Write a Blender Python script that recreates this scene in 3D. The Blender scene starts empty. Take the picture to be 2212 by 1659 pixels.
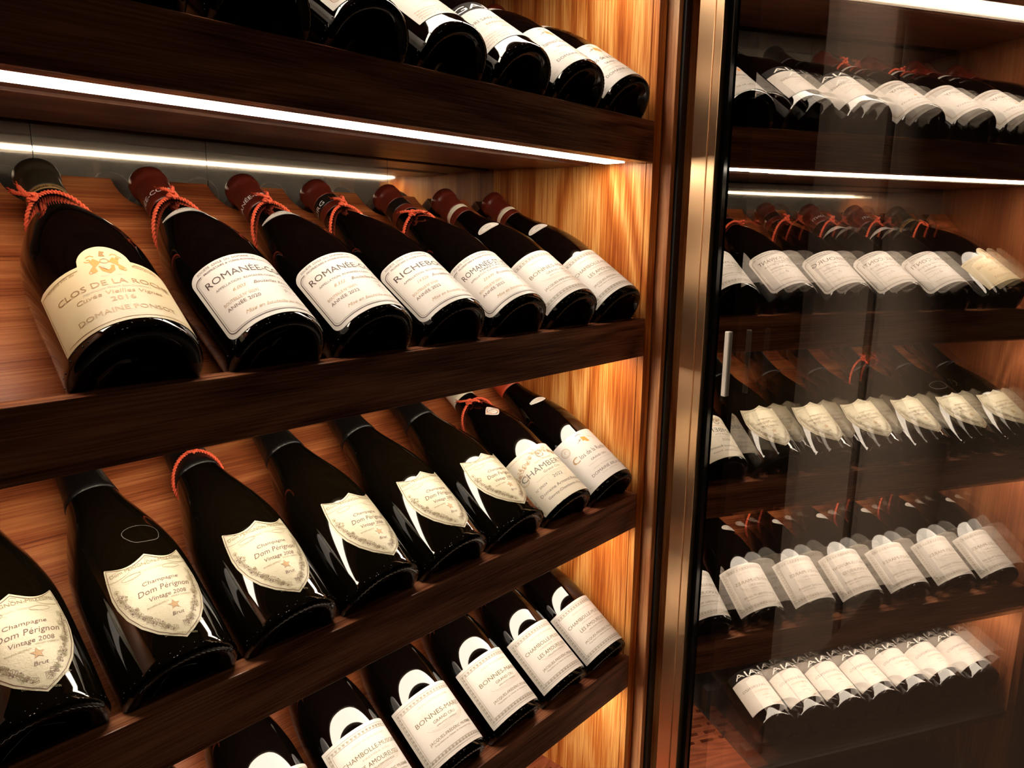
import bpy, bmesh, math, random
from mathutils import Vector, Matrix
random.seed(7)
R = math.radians
PI = math.pi
scene = bpy.context.scene
COL = scene.collection
Z0 = 1.45                       # height of the camera above the floor; all heights below are relative to it

# ------------------------------------------------------------------ camera, world, exposure
cam_d = bpy.data.cameras.new('camera'); cam = bpy.data.objects.new('camera', cam_d); COL.objects.link(cam)
cam_d.sensor_width = 36.0; cam_d.sensor_fit = 'HORIZONTAL'
cam_d.lens = 1584.656 / 2212 * 36.0
cam_d.clip_start = 0.02; cam_d.clip_end = 50
right = Vector((0.6692322, -0.74296368, 0.01154279)); down = Vector((-0.13994602, -0.14128368, -0.98002757))
fwd = Vector((0.72975569, 0.65425064, -0.1985264))
m = Matrix((right, -down, -fwd)).transposed().to_4x4()
m.translation = Vector((-0.8208, -0.5052, Z0)); cam.matrix_world = m
scene.camera = cam
w = bpy.data.worlds.new('world'); scene.world = w; w.use_nodes = True
w.node_tree.nodes['Background'].inputs[0].default_value = (0.9, 0.75, 0.62, 1)
w.node_tree.nodes['Background'].inputs[1].default_value = 0.01
vs = scene.view_settings
vs.view_transform = 'Standard'; vs.look = 'None'; vs.gamma = 1; vs.use_curve_mapping = False
vs.exposure = 0.6
scene.cycles.use_denoising = True
scene.cycles.max_bounces = 8; scene.cycles.transparent_max_bounces = 12
LED_COL = (1.0, 0.85, 0.68); LED_STR = 16.5
LAMP_STR = 10.0

# ------------------------------------------------------------------ materials
def new_mat(name):
    mt = bpy.data.materials.new(name); mt.use_nodes = True
    return mt, mt.node_tree.nodes, mt.node_tree.links, mt.node_tree.nodes['Principled BSDF']
def simple(name, col, rough=0.5, metal=0.0, spec=0.5, coat=0.0, emit=None, es=0):
    mt, N, L, p = new_mat(name)
    p.inputs['Base Color'].default_value = (*col, 1); p.inputs['Roughness'].default_value = rough
    p.inputs['Metallic'].default_value = metal; p.inputs['Specular IOR Level'].default_value = spec
    p.inputs['Coat Weight'].default_value = coat
    if emit:
        p.inputs['Emission Color'].default_value = (*emit, 1); p.inputs['Emission Strength'].default_value = es
    return mt
def noise_bump(mt, scale=300, strength=0.15, dist=0.0004, stretch=(1, 1, 1)):
    N, L = mt.node_tree.nodes, mt.node_tree.links; p = N['Principled BSDF']
    tc = N.new('ShaderNodeTexCoord'); mp = N.new('ShaderNodeMapping'); mp.inputs['Scale'].default_value = stretch
    nz = N.new('ShaderNodeTexNoise'); nz.inputs['Scale'].default_value = scale; nz.inputs['Detail'].default_value = 3
    bp = N.new('ShaderNodeBump'); bp.inputs['Strength'].default_value = strength; bp.inputs['Distance'].default_value = dist
    L.new(tc.outputs['Object'], mp.inputs['Vector']); L.new(mp.outputs['Vector'], nz.inputs['Vector'])
    L.new(nz.outputs['Fac'], bp.inputs['Height']); L.new(bp.outputs['Normal'], p.inputs['Normal'])
def wood(name, dark, mid, light, grain='X', rough=0.45, ring=1.0, scale=1.0, pore=1.0):
    mt, N, L, p = new_mat(name)
    tc = N.new('ShaderNodeTexCoord')
    mp = N.new('ShaderNodeMapping')                       # slow figure: long along the grain
    st = {'X': (1.3, 9, 9), 'Z': (6, 3.4, 0.75), 'Y': (9, 1.3, 9)}[grain]
    mp.inputs['Scale'].default_value = tuple(v * scale for v in st)
    n1 = N.new('ShaderNodeTexNoise'); n1.inputs['Scale'].default_value = 1.6; n1.inputs['Detail'].default_value = 2
    n1.inputs['Distortion'].default_value = 0.4
    mul = N.new('ShaderNodeMath'); mul.operation = 'MULTIPLY'; mul.inputs[1].default_value = 11.0 * ring
    sn = N.new('ShaderNodeMath'); sn.operation = 'PINGPONG'; sn.inputs[1].default_value = 0.5
    mp2 = N.new('ShaderNodeMapping')                      # fine pores
    st2 = {'X': (6, 280, 280), 'Z': (190, 190, 5), 'Y': (160, 5, 160)}[grain]
    mp2.inputs['Scale'].default_value = st2
    n2 = N.new('ShaderNodeTexNoise'); n2.inputs['Scale'].default_value = 2.2; n2.inputs['Detail'].default_value = 4
    L.new(tc.outputs['Object'], mp.inputs['Vector']); L.new(tc.outputs['Object'], mp2.inputs['Vector'])
    L.new(mp.outputs['Vector'], n1.inputs['Vector']); L.new(mp2.outputs['Vector'], n2.inputs['Vector'])
    L.new(n1.outputs['Fac'], mul.inputs[0]); L.new(mul.outputs[0], sn.inputs[0])
    add = N.new('ShaderNodeMath'); add.operation = 'MULTIPLY_ADD'; add.inputs[1].default_value = 1.15; add.inputs[2].default_value = 0.0
    L.new(sn.outputs[0], add.inputs[0])
    a2 = N.new('ShaderNodeMath'); a2.operation = 'MULTIPLY_ADD'; a2.inputs[1].default_value = pore
    L.new(n2.outputs['Fac'], a2.inputs[0]); L.new(add.outputs[0], a2.inputs[2])
    sb = N.new('ShaderNodeMath'); sb.operation = 'SUBTRACT'; sb.inputs[1].default_value = 0.29 + 0.5 * (pore - 1)
    L.new(a2.outputs[0], sb.inputs[0])
    cr = N.new('ShaderNodeValToRGB'); cr.color_ramp.elements[0].position = 0.12; cr.color_ramp.elements[1].position = 0.92
    cr.color_ramp.elements[0].color = (*dark, 1); cr.color_ramp.elements[1].color = (*light, 1)
    e = cr.color_ramp.elements.new(0.5); e.color = (*mid, 1)
    L.new(sb.outputs[0], cr.inputs['Fac']); L.new(cr.outputs['Color'], p.inputs['Base Color'])
    bp = N.new('ShaderNodeBump'); bp.inputs['Strength'].default_value = 0.35; bp.inputs['Distance'].default_value = 0.0006
    L.new(n2.outputs['Fac'], bp.inputs['Height']); L.new(bp.outputs['Normal'], p.inputs['Normal'])
    p.inputs['Roughness'].default_value = rough; p.inputs['Specular IOR Level'].default_value = 0.35
    return mt
M = {}
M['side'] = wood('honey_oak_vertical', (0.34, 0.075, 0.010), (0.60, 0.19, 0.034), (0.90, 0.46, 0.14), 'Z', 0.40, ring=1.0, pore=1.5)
M['board'] = wood('brown_oak_board', (0.19, 0.040, 0.011), (0.38, 0.10, 0.028), (0.58, 0.20, 0.065), 'X', 0.42, ring=0.5, pore=1.5)
M['fascia'] = wood('brown_oak_rail', (0.12, 0.036, 0.018), (0.27, 0.095, 0.046), (0.46, 0.19, 0.09), 'X', 0.27, ring=0.6, pore=1.6)
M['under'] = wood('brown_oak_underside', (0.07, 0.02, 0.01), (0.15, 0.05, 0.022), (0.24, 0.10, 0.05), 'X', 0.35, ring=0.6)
M['jamb'] = wood('oak_jamb', (0.40, 0.13, 0.045), (0.72, 0.34, 0.15), (0.92, 0.62, 0.36), 'Z', 0.5, ring=0.5, scale=2)
M['side_dimmed'] = wood('dimmed_oak_vertical', (0.13, 0.035, 0.012), (0.24, 0.075, 0.026), (0.38, 0.14, 0.055), 'Z', 0.42)  # oak with the left panel's weaker light put into its colour
M['floorpanel'] = wood('red_oak_panel', (0.16, 0.035, 0.015), (0.27, 0.07, 0.03), (0.36, 0.11, 0.05), 'X', 0.4)
M['steel'] = simple('brushed_steel', (0.46, 0.41, 0.33), 0.05, 1.0)
noise_bump(M['steel'], 3, 0.03, 0.001, (1, 1, 40))
def brushed(mt):
    N, L = mt.node_tree.nodes, mt.node_tree.links
    g = N.new('ShaderNodeBsdfGlossy'); g.inputs['Color'].default_value = (0.50, 0.44, 0.35, 1); g.inputs['Roughness'].default_value = 0.38
    mx = N.new('ShaderNodeMixShader'); mx.inputs[0].default_value = 0.10
    L.new(N['Principled BSDF'].outputs[0], mx.inputs[1]); L.new(g.outputs[0], mx.inputs[2]); L.new(mx.outputs[0], N['Material Output'].inputs[0])
brushed(M['steel'])
M['bronze'] = simple('satin_bronze', (0.80, 0.52, 0.30), 0.33, 1.0)
noise_bump(M['bronze'], 400, 0.05, 0.0002)
M['black'] = simple('black_gasket', (0.004, 0.004, 0.004), 0.5)
M['frit'] = simple('black_glass_edge', (0.002, 0.002, 0.002), 0.12)
M['dkmetal'] = simple('dark_aluminium', (0.05, 0.035, 0.03), 0.4, 0.6)
M['led'] = simple('led_diffuser', (1, 1, 1), 0.5, emit=LED_COL, es=LED_STR)
M['ledhousing'] = simple('led_channel', (0.55, 0.45, 0.38), 0.3, 0.8)
M['glass'] = simple('dark_bottle_glass', (0.0012, 0.0008, 0.0006), 0.03, 0, 0.55)
M['glassol'] = simple('olive_bottle_glass', (0.0022, 0.0016, 0.0007), 0.035, 0, 0.6)
M['red'] = simple('dark_red_capsule', (0.115, 0.016, 0.008), 0.28, 0, 0.5)
M['orangecap'] = simple('orange_red_capsule', (0.55, 0.06, 0.02), 0.35)
M['blackcap'] = simple('black_capsule', (0.010, 0.007, 0.005), 0.3, 0, 0.5)
M['foil'] = simple('black_crinkled_foil', (0.004, 0.0032, 0.0025), 0.36, 0.0)
noise_bump(M['foil'], 220, 0.6, 0.0012, (1, 1, 0.35))
M['olivecap'] = simple('olive_black_capsule', (0.028, 0.022, 0.012), 0.35)
M['cream'] = simple('cream_band', (0.75, 0.66, 0.5), 0.5)
M['cord'] = simple('coral_cord', (0.78, 0.115, 0.045), 0.85)
M['paper'] = simple('white_label_paper', (0.60, 0.555, 0.51), 0.42)
noise_bump(M['paper'], 900, 0.12, 0.0002)
M['paper2'] = simple('cream_label_paper', (0.62, 0.50, 0.30), 0.4)
noise_bump(M['paper2'], 900, 0.12, 0.0002)
M['paper3'] = simple('ivory_label_paper', (0.60, 0.54, 0.43), 0.42)
noise_bump(M['paper3'], 900, 0.12, 0.0002)
M['shield'] = simple('metallic_olive_label_paper', (0.40, 0.36, 0.25), 0.40, 0.12)
noise_bump(M['shield'], 700, 0.35, 0.0004)
M['inkdark'] = simple('dark_ink', (0.05, 0.022, 0.018), 0.5)
M['inkgrey'] = simple('grey_ink', (0.12, 0.10, 0.085), 0.5)
M['inkbrown'] = simple('brown_ink', (0.10, 0.04, 0.02), 0.5)
M['inkgold'] = simple('gold_ink', (0.30, 0.175, 0.06), 0.4, 0.15)
M['inkolive'] = simple('olive_ink', (0.17, 0.135, 0.06), 0.45, 0.1)
M['inklight'] = simple('pale_print', (0.42, 0.36, 0.27), 0.5)
M['inkorange'] = simple('orange_ink', (0.72, 0.24, 0.03), 0.5)
M['inkwhite'] = simple('white_print', (0.9, 0.87, 0.82), 0.4)
M['inkblack'] = simple('black_print', (0.008, 0.007, 0.007), 0.35)
M['inkblue'] = simple('blue_print', (0.02, 0.03, 0.12), 0.4)
M['chalk'] = simple('faint_chalk', (0.05, 0.04, 0.03), 0.8)
M['pale_strip_mat'] = simple('off_white_strip', (0.8, 0.72, 0.64), 0.4)

def pane_mat(name, fac, tint):
    mt = bpy.data.materials.new(name); mt.use_nodes = True
    N, L = mt.node_tree.nodes, mt.node_tree.links; N.clear()
    o = N.new('ShaderNodeOutputMaterial'); mx = N.new('ShaderNodeMixShader'); mx.inputs[0].default_value = fac
    t = N.new('ShaderNodeBsdfTransparent'); t.inputs[0].default_value = (*tint, 1)
    g = N.new('ShaderNodeBsdfGlossy'); g.inputs['Roughness'].default_value = 0.0; g.inputs[0].default_value = (1, 0.97, 0.93, 1)
    L.new(t.outputs[0], mx.inputs[1]); L.new(g.outputs[0], mx.inputs[2]); L.new(mx.outputs[0], o.inputs[0])
    return mt
M['pane1'] = pane_mat('coated_glass', 0.50, (0.97, 0.96, 0.95))
M['pane2'] = pane_mat('coated_tinted_glass', 0.74, (0.85, 0.82, 0.8))

M['clear'] = bpy.data.materials.new('clear_glass'); M['clear'].use_nodes = True
_n = M['clear'].node_tree; _n.nodes.clear(); _o = _n.nodes.new('ShaderNodeOutputMaterial'); _t = _n.nodes.new('ShaderNodeBsdfTransparent')
_t.inputs[0].default_value = (0.98, 0.98, 0.98, 1); _n.links.new(_t.outputs[0], _o.inputs[0])

# ------------------------------------------------------------------ mesh helpers
class MB:
    def __init__(s): s.v = []; s.f = []; s.mi = []; s.mats = []; s.smooth = []
    def slot(s, mat):
        if mat not in s.mats: s.mats.append(mat)
        return s.mats.index(mat)
    def add(s, verts, faces, mat, smooth=False):
        b = len(s.v); s.v += [tuple(v) for v in verts]; k = s.slot(mat)
        for f in faces: s.f.append([i + b for i in f]); s.mi.append(k); s.smooth.append(smooth)
    def box(s, x0, x1, y0, y1, z0, z1, mat):
        v = [(x, y, z) for x in (x0, x1) for y in (y0, y1) for z in (z0, z1)]
        s.add(v, [(0, 1, 3, 2), (4, 6, 7, 5), (0, 4, 5, 1), (2, 3, 7, 6), (0, 2, 6, 4), (1, 5, 7, 3)], mat)
    def lathe(s, prof, seg, mat, mod=None, caps=False):
        v = []; f = []
        for i, (z, r) in enumerate(prof):
            for j in range(seg):
                a = 2 * PI * j / seg; rr, zz = r, z
                if mod: rr, zz = mod(i, j, r, z)
                v.append((rr * math.sin(a), -rr * math.cos(a), zz))
        for i in range(len(prof) - 1):
            for j in range(seg):
                j2 = (j + 1) % seg
                f.append((i * seg + j, i * seg + j2, (i + 1) * seg + j2, (i + 1) * seg + j))
        if caps:
            f.append([j for j in range(seg)][::-1]); n = (len(prof) - 1) * seg; f.append([n + j for j in range(seg)])
        s.add(v, f, mat, True)
    def mesh(s, name):
        me = bpy.data.meshes.new(name); me.from_pydata(s.v, [], s.f)
        for mt in s.mats: me.materials.append(M[mt])
        me.polygons.foreach_set('material_index', s.mi); me.polygons.foreach_set('use_smooth', s.smooth); me.update()
        return me
def obj(name, me, parent=None, **props):
    o = bpy.data.objects.new(name, me); COL.objects.link(o)
    if parent: o.parent = parent
    for k, v in props.items(): o[k] = v
    return o
def build(mb, name, parent=None, bevel=0, **props):
    o = obj(name, mb.mesh(name), parent, **props)
    if bevel:
        b = o.modifiers.new('bevel', 'BEVEL'); b.width = bevel; b.segments = 2; b.limit_method = 'ANGLE'
    return o
def thing(name, label, cat, loc=(0, 0, 0), group=None):
    o = bpy.data.objects.new(name, None); COL.objects.link(o); o.location = loc; o.empty_display_size = 0.05
    o['label'] = label; o['category'] = cat
    if group: o['group'] = group
    return o

# ------------------------------------------------------------------ lettering
_tc = {}
def text2d(s):
    if s in _tc: return _tc[s]
    cu = bpy.data.curves.new('t', 'FONT'); cu.body = s; cu.resolution_u = 2; cu.size = 1
    o = bpy.data.objects.new('t', cu); COL.objects.link(o)
    dg = bpy.context.evaluated_depsgraph_get(); dg.update()
    me = bpy.data.meshes.new_from_object(o.evaluated_get(dg))
    bpy.data.objects.remove(o); bpy.data.curves.remove(cu)
    bm = bmesh.new(); bm.from_mesh(me); bpy.data.meshes.remove(me)
    bmesh.ops.triangulate(bm, faces=bm.faces)
    v = [(a.co.x, a.co.y) for a in bm.verts]; bm.verts.index_update(); f = [[a.index for a in q.verts] for q in bm.faces]
    bm.free()
    xs = [a[0] for a in v] or [0]; x0, x1 = min(xs), max(xs)
    _tc[s] = ([(a[0] - x0, a[1]) for a in v], f, x1 - x0)
    return _tc[s]
CAPH = 0.70
class Print:
    """flat artwork in millimetres (w across, s up) laid on a surface of revolution"""
    def __init__(self, rfun, lift=0.0006): self.mb = MB(); self.rf = rfun; self.lift = lift
    def map(self, w, s, extra=0):
        r = self.rf(s / 1000); a = (w / 1000) / self.rf.ref
        r += self.lift + extra
        return (r * math.sin(a), -r * math.cos(a), s / 1000)
    def poly(self, pts, faces, mat, extra=0): self.mb.add([self.map(p[0], p[1], extra) for p in pts], faces, mat)
    def text(self, t, w, s, h, mat, width=None, anchor='l', shear=0, arc=0, rot=0):
        v, f, wd = text2d(t)
        if not v: return
        k = h / CAPH; kx = k if width is None else width / wd
        W = wd * kx; off = {'l': 0, 'c': -W / 2, 'r': -W}[anchor]
        P = []
        for x, y in v:
            a = off + x * kx + shear * y * k; b = y * k
            if arc: b -= (a) ** 2 / (2 * arc)
            if rot: a, b = a * math.cos(rot) - b * math.sin(rot), a * math.sin(rot) + b * math.cos(rot)
            P.append((w + a, s + b))
        if h > 4.5:                                        # split long triangles so that big letters follow the curve
            for _ in range(2):
                nf = []
                cache = {}
                def mid(i, j):
                    key = (min(i, j), max(i, j))
                    if key not in cache: P.append(((P[i][0] + P[j][0]) / 2, (P[i][1] + P[j][1]) / 2)); cache[key] = len(P) - 1
                    return cache[key]
                for a, b, c in f:
                    ab, bc, ca = mid(a, b), mid(b, c), mid(c, a); nf += [(a, ab, ca), (ab, b, bc), (ca, bc, c), (ab, bc, ca)]
                f = nf
        self.poly(P, f, mat)
    def line(self, pts, width, mat, closed=False):
        pts = list(pts)
        if closed: pts = pts + [pts[0]]
        fine = [pts[0]]
        for a, b in zip(pts, pts[1:]):
            d = math.hypot(b[0] - a[0], b[1] - a[1]); n = max(1, int(d / 2.5))
            for i in range(1, n + 1): fine.append((a[0] + (b[0] - a[0]) * i / n, a[1] + (b[1] - a[1]) * i / n))
        V = []; F = []
        n = len(fine)
        for i, p in enumerate(fine):
            a = fine[max(0, i - 1)]; b = fine[min(n - 1, i + 1)]
            if closed and i in (0, n - 1): a, b = fine[n - 2], fine[1]
            dx, dy = b[0] - a[0], b[1] - a[1]; l = math.hypot(dx, dy) or 1
            nx, ny = -dy / l * width / 2, dx / l * width / 2
            V += [(p[0] + nx, p[1] + ny), (p[0] - nx, p[1] - ny)]
        for i in range(n - 1): F.append((2 * i, 2 * i + 1, 2 * i + 3, 2 * i + 2))
        self.poly(V, F, mat)
    def disc(self, w, s, r, mat, n=10, ry=None):
        ry = ry or r
        V = [(w + r * math.cos(2 * PI * i / n), s + ry * math.sin(2 * PI * i / n)) for i in range(n)]
        self.poly(V, [list(range(n))], mat)
    def ring(self, w, s, r, width, mat, n=20, ry=None):
        ry = ry or r
        self.line([(w + r * math.cos(2 * PI * i / n), s + ry * math.sin(2 * PI * i / n)) for i in range(n)], width, mat, True)
    def leaf(self, w, s, size, rot, mat, lw=0.22):
        pts = []
        for i in range(22):
            a = 2 * PI * i / 22; r = size * (0.62 + 0.38 * abs(math.cos(2.5 * a)))
            pts.append((w + r * math.cos(a + rot), s + r * math.sin(a + rot)))
        self.line(pts, lw, mat, True)
        for k in (-0.9, 0, 0.9): self.line([(w - size * .7 * math.cos(rot), s - size * .7 * math.sin(rot)), (w + size * .75 * math.cos(rot + k), s + size * .75 * math.sin(rot + k))], lw * 1.3, mat)
    def curl(self, w, s, size, rot, mat, lw=0.3, turns=1.2):
        self.line([(w + size * (1 - t / 14) * math.cos(rot + turns * 2 * PI * t / 14), s + size * (1 - t / 14) * math.sin(rot + turns * 2 * PI * t / 14)) for t in range(13)], lw, mat)

def column_label(rf, cols, mat, lift=0.0004, rows=5):
    """label sheet: cols = [(w, s_bottom, s_top)...] in mm, wrapped on the bottle, with turned-down edges"""
    mb = MB(); V = []; F = []; n = len(cols)
    for w, a, b in cols:
        for j in range(rows + 1):
            s = a + (b - a) * j / rows; r = rf(s / 1000) + lift; t = (w / 1000) / rf.ref
            V.append((r * math.sin(t), -r * math.cos(t), s / 1000))
    for i in range(n - 1):
        for j in range(rows):
            k = i * (rows + 1) + j; F.append((k, k + rows + 1, k + rows + 2, k + 1))
    mb.add(V, F, mat, True)
    edge = [(w, a) for w, a, b in cols] + [(w, b) for w, a, b in reversed(cols)]
    E = []; G = []
    for w, s in edge:
        t = (w / 1000) / rf.ref
        for l in (lift, -0.0004):
            r = rf(s / 1000) + l; E.append((r * math.sin(t), -r * math.cos(t), s / 1000))
    k = len(edge)
    for i in range(k):
        j = (i + 1) % k; G.append((2 * i, 2 * i + 1, 2 * j + 1, 2 * j))
    mb.add(E, G, mat, False)
    return mb
def round_rect(hw, s0, s1, rad=0, n=40):
    cols = []
    ws = [-hw + rad * (1 - math.cos(PI / 2 * i / 8)) for i in range(8)] if rad else []
    inner = [-hw + rad + (2 * hw - 2 * rad) * i / n for i in range(n + 1)]
    ws = ws + inner + [-w for w in reversed(ws)]
    for w_ in ws:
        d = max(0, abs(w_) - (hw - rad)); c = rad - math.sqrt(max(0, rad * rad - d * d)) if rad else 0
        cols.append((w_, s0 + c, s1 - c))
    return cols
def rrect_pts(hw, s0, s1, rad):
    P = []
    for cx, cy, a0 in ((hw - rad, s1 - rad, 0), (-hw + rad, s1 - rad, 90), (-hw + rad, s0 + rad, 180), (hw - rad, s0 + rad, 270)):
        for i in range(7):
            a = R(a0 + 90 * i / 6); P.append((cx + rad * math.cos(a), cy + rad * math.sin(a)))
    return P

# ------------------------------------------------------------------ bottle shapes
def interp(prof):
    P = sorted(prof)
    def f(s):
        if s <= P[0][0]: return P[0][1]
        for (a, ra), (b, rb) in zip(P, P[1:]):
            if s <= b: return ra + (rb - ra) * (s - a) / (b - a)
        return P[-1][1]
    f.ref = P[0][1]
    return f
def smooth_prof(keys, n=6):
    out = []
    for i in range(len(keys) - 1):
        p0 = keys[max(0, i - 1)]; p1 = keys[i]; p2 = keys[i + 1]; p3 = keys[min(len(keys) - 1, i + 2)]
        for k in range(n):
            t = k / n
            q = []
            for c in (0, 1):
                q.append(0.5 * (2 * p1[c] + (p2[c] - p0[c]) * t + (2 * p0[c] - 5 * p1[c] + 4 * p2[c] - p3[c]) * t * t + (3 * p1[c] - p0[c] - 3 * p2[c] + p3[c]) * t ** 3))
            out.append(tuple(q))
    out.append(keys[-1]); return out
SHAPES = {}
def shape(name, r, keys, neck_r, cap0, length):
    side = smooth_prof(keys)
    SHAPES[name] = dict(r=r, side=side, f=interp(side), neck=neck_r, cap0=cap0, L=length)
    SHAPES[name]['f'].ref = r
shape('burgundy', .0406, [(.010, .0406), (.06, .0406), (.100, .0406), (.118, .0397), (.136, .0370), (.154, .0325), (.170, .0275), (.186, .0220), (.200, .0182), (.214, .0160), (.235, .0150), (.258, .0146)], .0146, .212, .2654)
shape('burgundy_wide', .0440, [(.010, .0440), (.06, .0440), (.100, .0438), (.118, .0426), (.136, .0395), (.154, .0345), (.170, .0288), (.186, .0228), (.200, .0186), (.214, .0163), (.235, .0152), (.258, .0148)], .0148, .212, .2654)
shape('champagne', .0435, [(.010, .0430), (.04, .0435), (.085, .0433), (.105, .0425), (.122, .0402), (.140, .0360), (.158, .0305), (.175, .0252), (.190, .0215), (.208, .0185), (.225, .0170), (.250, .0158), (.258, .0155)], .0155, .190, .268)
shape('bordeaux', .0361, [(.008, .0361), (.06, .0361), (.120, .0361), (.150, .0360), (.164, .0350), (.174, .0300), (.182, .0235), (.190, .0180), (.200, .0155), (.215, .0145), (.240, .0140), (.258, .0140)], .0140, .205, .264)
def glass_mesh(kind):
    key = 'g_' + kind
    if key in bpy.data.meshes: return bpy.data.meshes[key]
    S = SHAPES[kind]; r = S['r']
    base = [(.016, .0005), (.0145, .010), (.010, .020), (.004, .029), (.0012, .0325), (0.0, r - .0055), (.0004, r - .0035), (.0018, r - .0014), (.0045, r - .0003)]
    prof = base + S['side'] + [(S['L'] - .012, S['neck']), (S['L'] - .002, S['neck']), (S['L'], S['neck'] - .003), (S['L'], .0005)]
    mb = MB()
    def mod(i, j, rr, zz):
        if i in (5, 6) and j % 2: return rr, zz + .0010
        return rr, zz
    gm = 'glassol' if kind == 'champagne' else 'glass'
    mb.lathe(prof, 112, gm, mod)
    rnd = random.Random(len(kind))
    for q in range(26):                                    # moulded dots above the foot of the bottle
        a = R(-110 + 220 * q / 25 + rnd.uniform(-3, 3)); zz = .0062 + rnd.choice((0, .0022)); rr = S['f'](.012) - .0001; e = rnd.uniform(.0004, .0007)
        c = Vector((rr * math.sin(a), -rr * math.cos(a), zz)); V = []; F = []
        for i in range(1, 4):
            for j in range(8):
                t, u = PI * i / 4, 2 * PI * j / 8; V.append(c + Vector((math.sin(t) * math.cos(u), math.sin(t) * math.sin(u), math.cos(t))) * e)
        V += [c + Vector((0, 0, e)), c - Vector((0, 0, e))]
        for i in range(2):
            for j in range(8): F.append((i * 8 + j, i * 8 + (j + 1) % 8, (i + 1) * 8 + (j + 1) % 8, (i + 1) * 8 + j))
        for j in range(8): F.append((24, (j + 1) % 8, j)); F.append((25, 16 + j, 16 + (j + 1) % 8))
        mb.add(V, F, gm, True)
    me = mb.mesh(key); me.name = key; return me
def capsule_mesh(kind, style):
    key = 'c_%s_%s' % (kind, style)
    if key in bpy.data.meshes: return bpy.data.meshes[key]
    S = SHAPES[kind]; f = S['f']; mb = MB(); L = S['L']; c0 = S['cap0']; t = .0006
    base = {'red': 'red', 'redband': 'red', 'black': 'blackcap', 'olive': 'olivecap', 'foil': 'foil', 'orange': 'orangecap', 'cream': 'cream', 'creamband': 'red'}[style]
    if kind == 'champagne':
        prof = [(c0, f(c0) + .0001), (c0 + .0002, f(c0) + t)] + [(c0 + (.050) * i / 8, f(c0 + .050 * i / 8) + t + .0003 * (i > 0)) for i in range(1, 9)] + [(L - .024, .0172), (L - .016, .0182), (L - .008, .0176), (L - .001, .0140), (L, .010), (L, .0003)]
        mb.lathe(prof, 48, base)
    else:
        def seg(a, b, mat):
            n = 6; mb.lathe([(a, f(a) + .0001)] + [(a + (b - a) * i / n, f(a + (b - a) * i / n) + t) for i in range(n + 1)], 48, mat)
        neck = S['neck']
        top = L - .018
        if style == 'redband':
            seg(c0, c0 + .010, 'red'); seg(c0 + .010, c0 + .024, 'blackcap'); seg(c0 + .024, top, 'red')
        elif style == 'creamband':
            seg(c0, c0 + .010, 'red'); seg(c0 + .010, c0 + .0165, 'cream'); seg(c0 + .0165, top, 'red')
        elif style == 'olive':
            seg(c0 + .006, c0 + .012, 'inkgold'); seg(c0 + .012, top, 'olivecap')
        else: seg(c0, top, base)
        mb.lathe([(top, f(top) + t), (L - .0135, neck + .0008), (L - .0120, neck + .0026), (L - .009, neck + .0030), (L - .003, neck + .0028), (L - .0008, neck + .0018), (L + .0004, neck - .001), (L + .0006, .0003)], 48, base if style not in ('redband', 'creamband') else 'red')
    me = mb.mesh(key); me.name = key; return me

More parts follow.
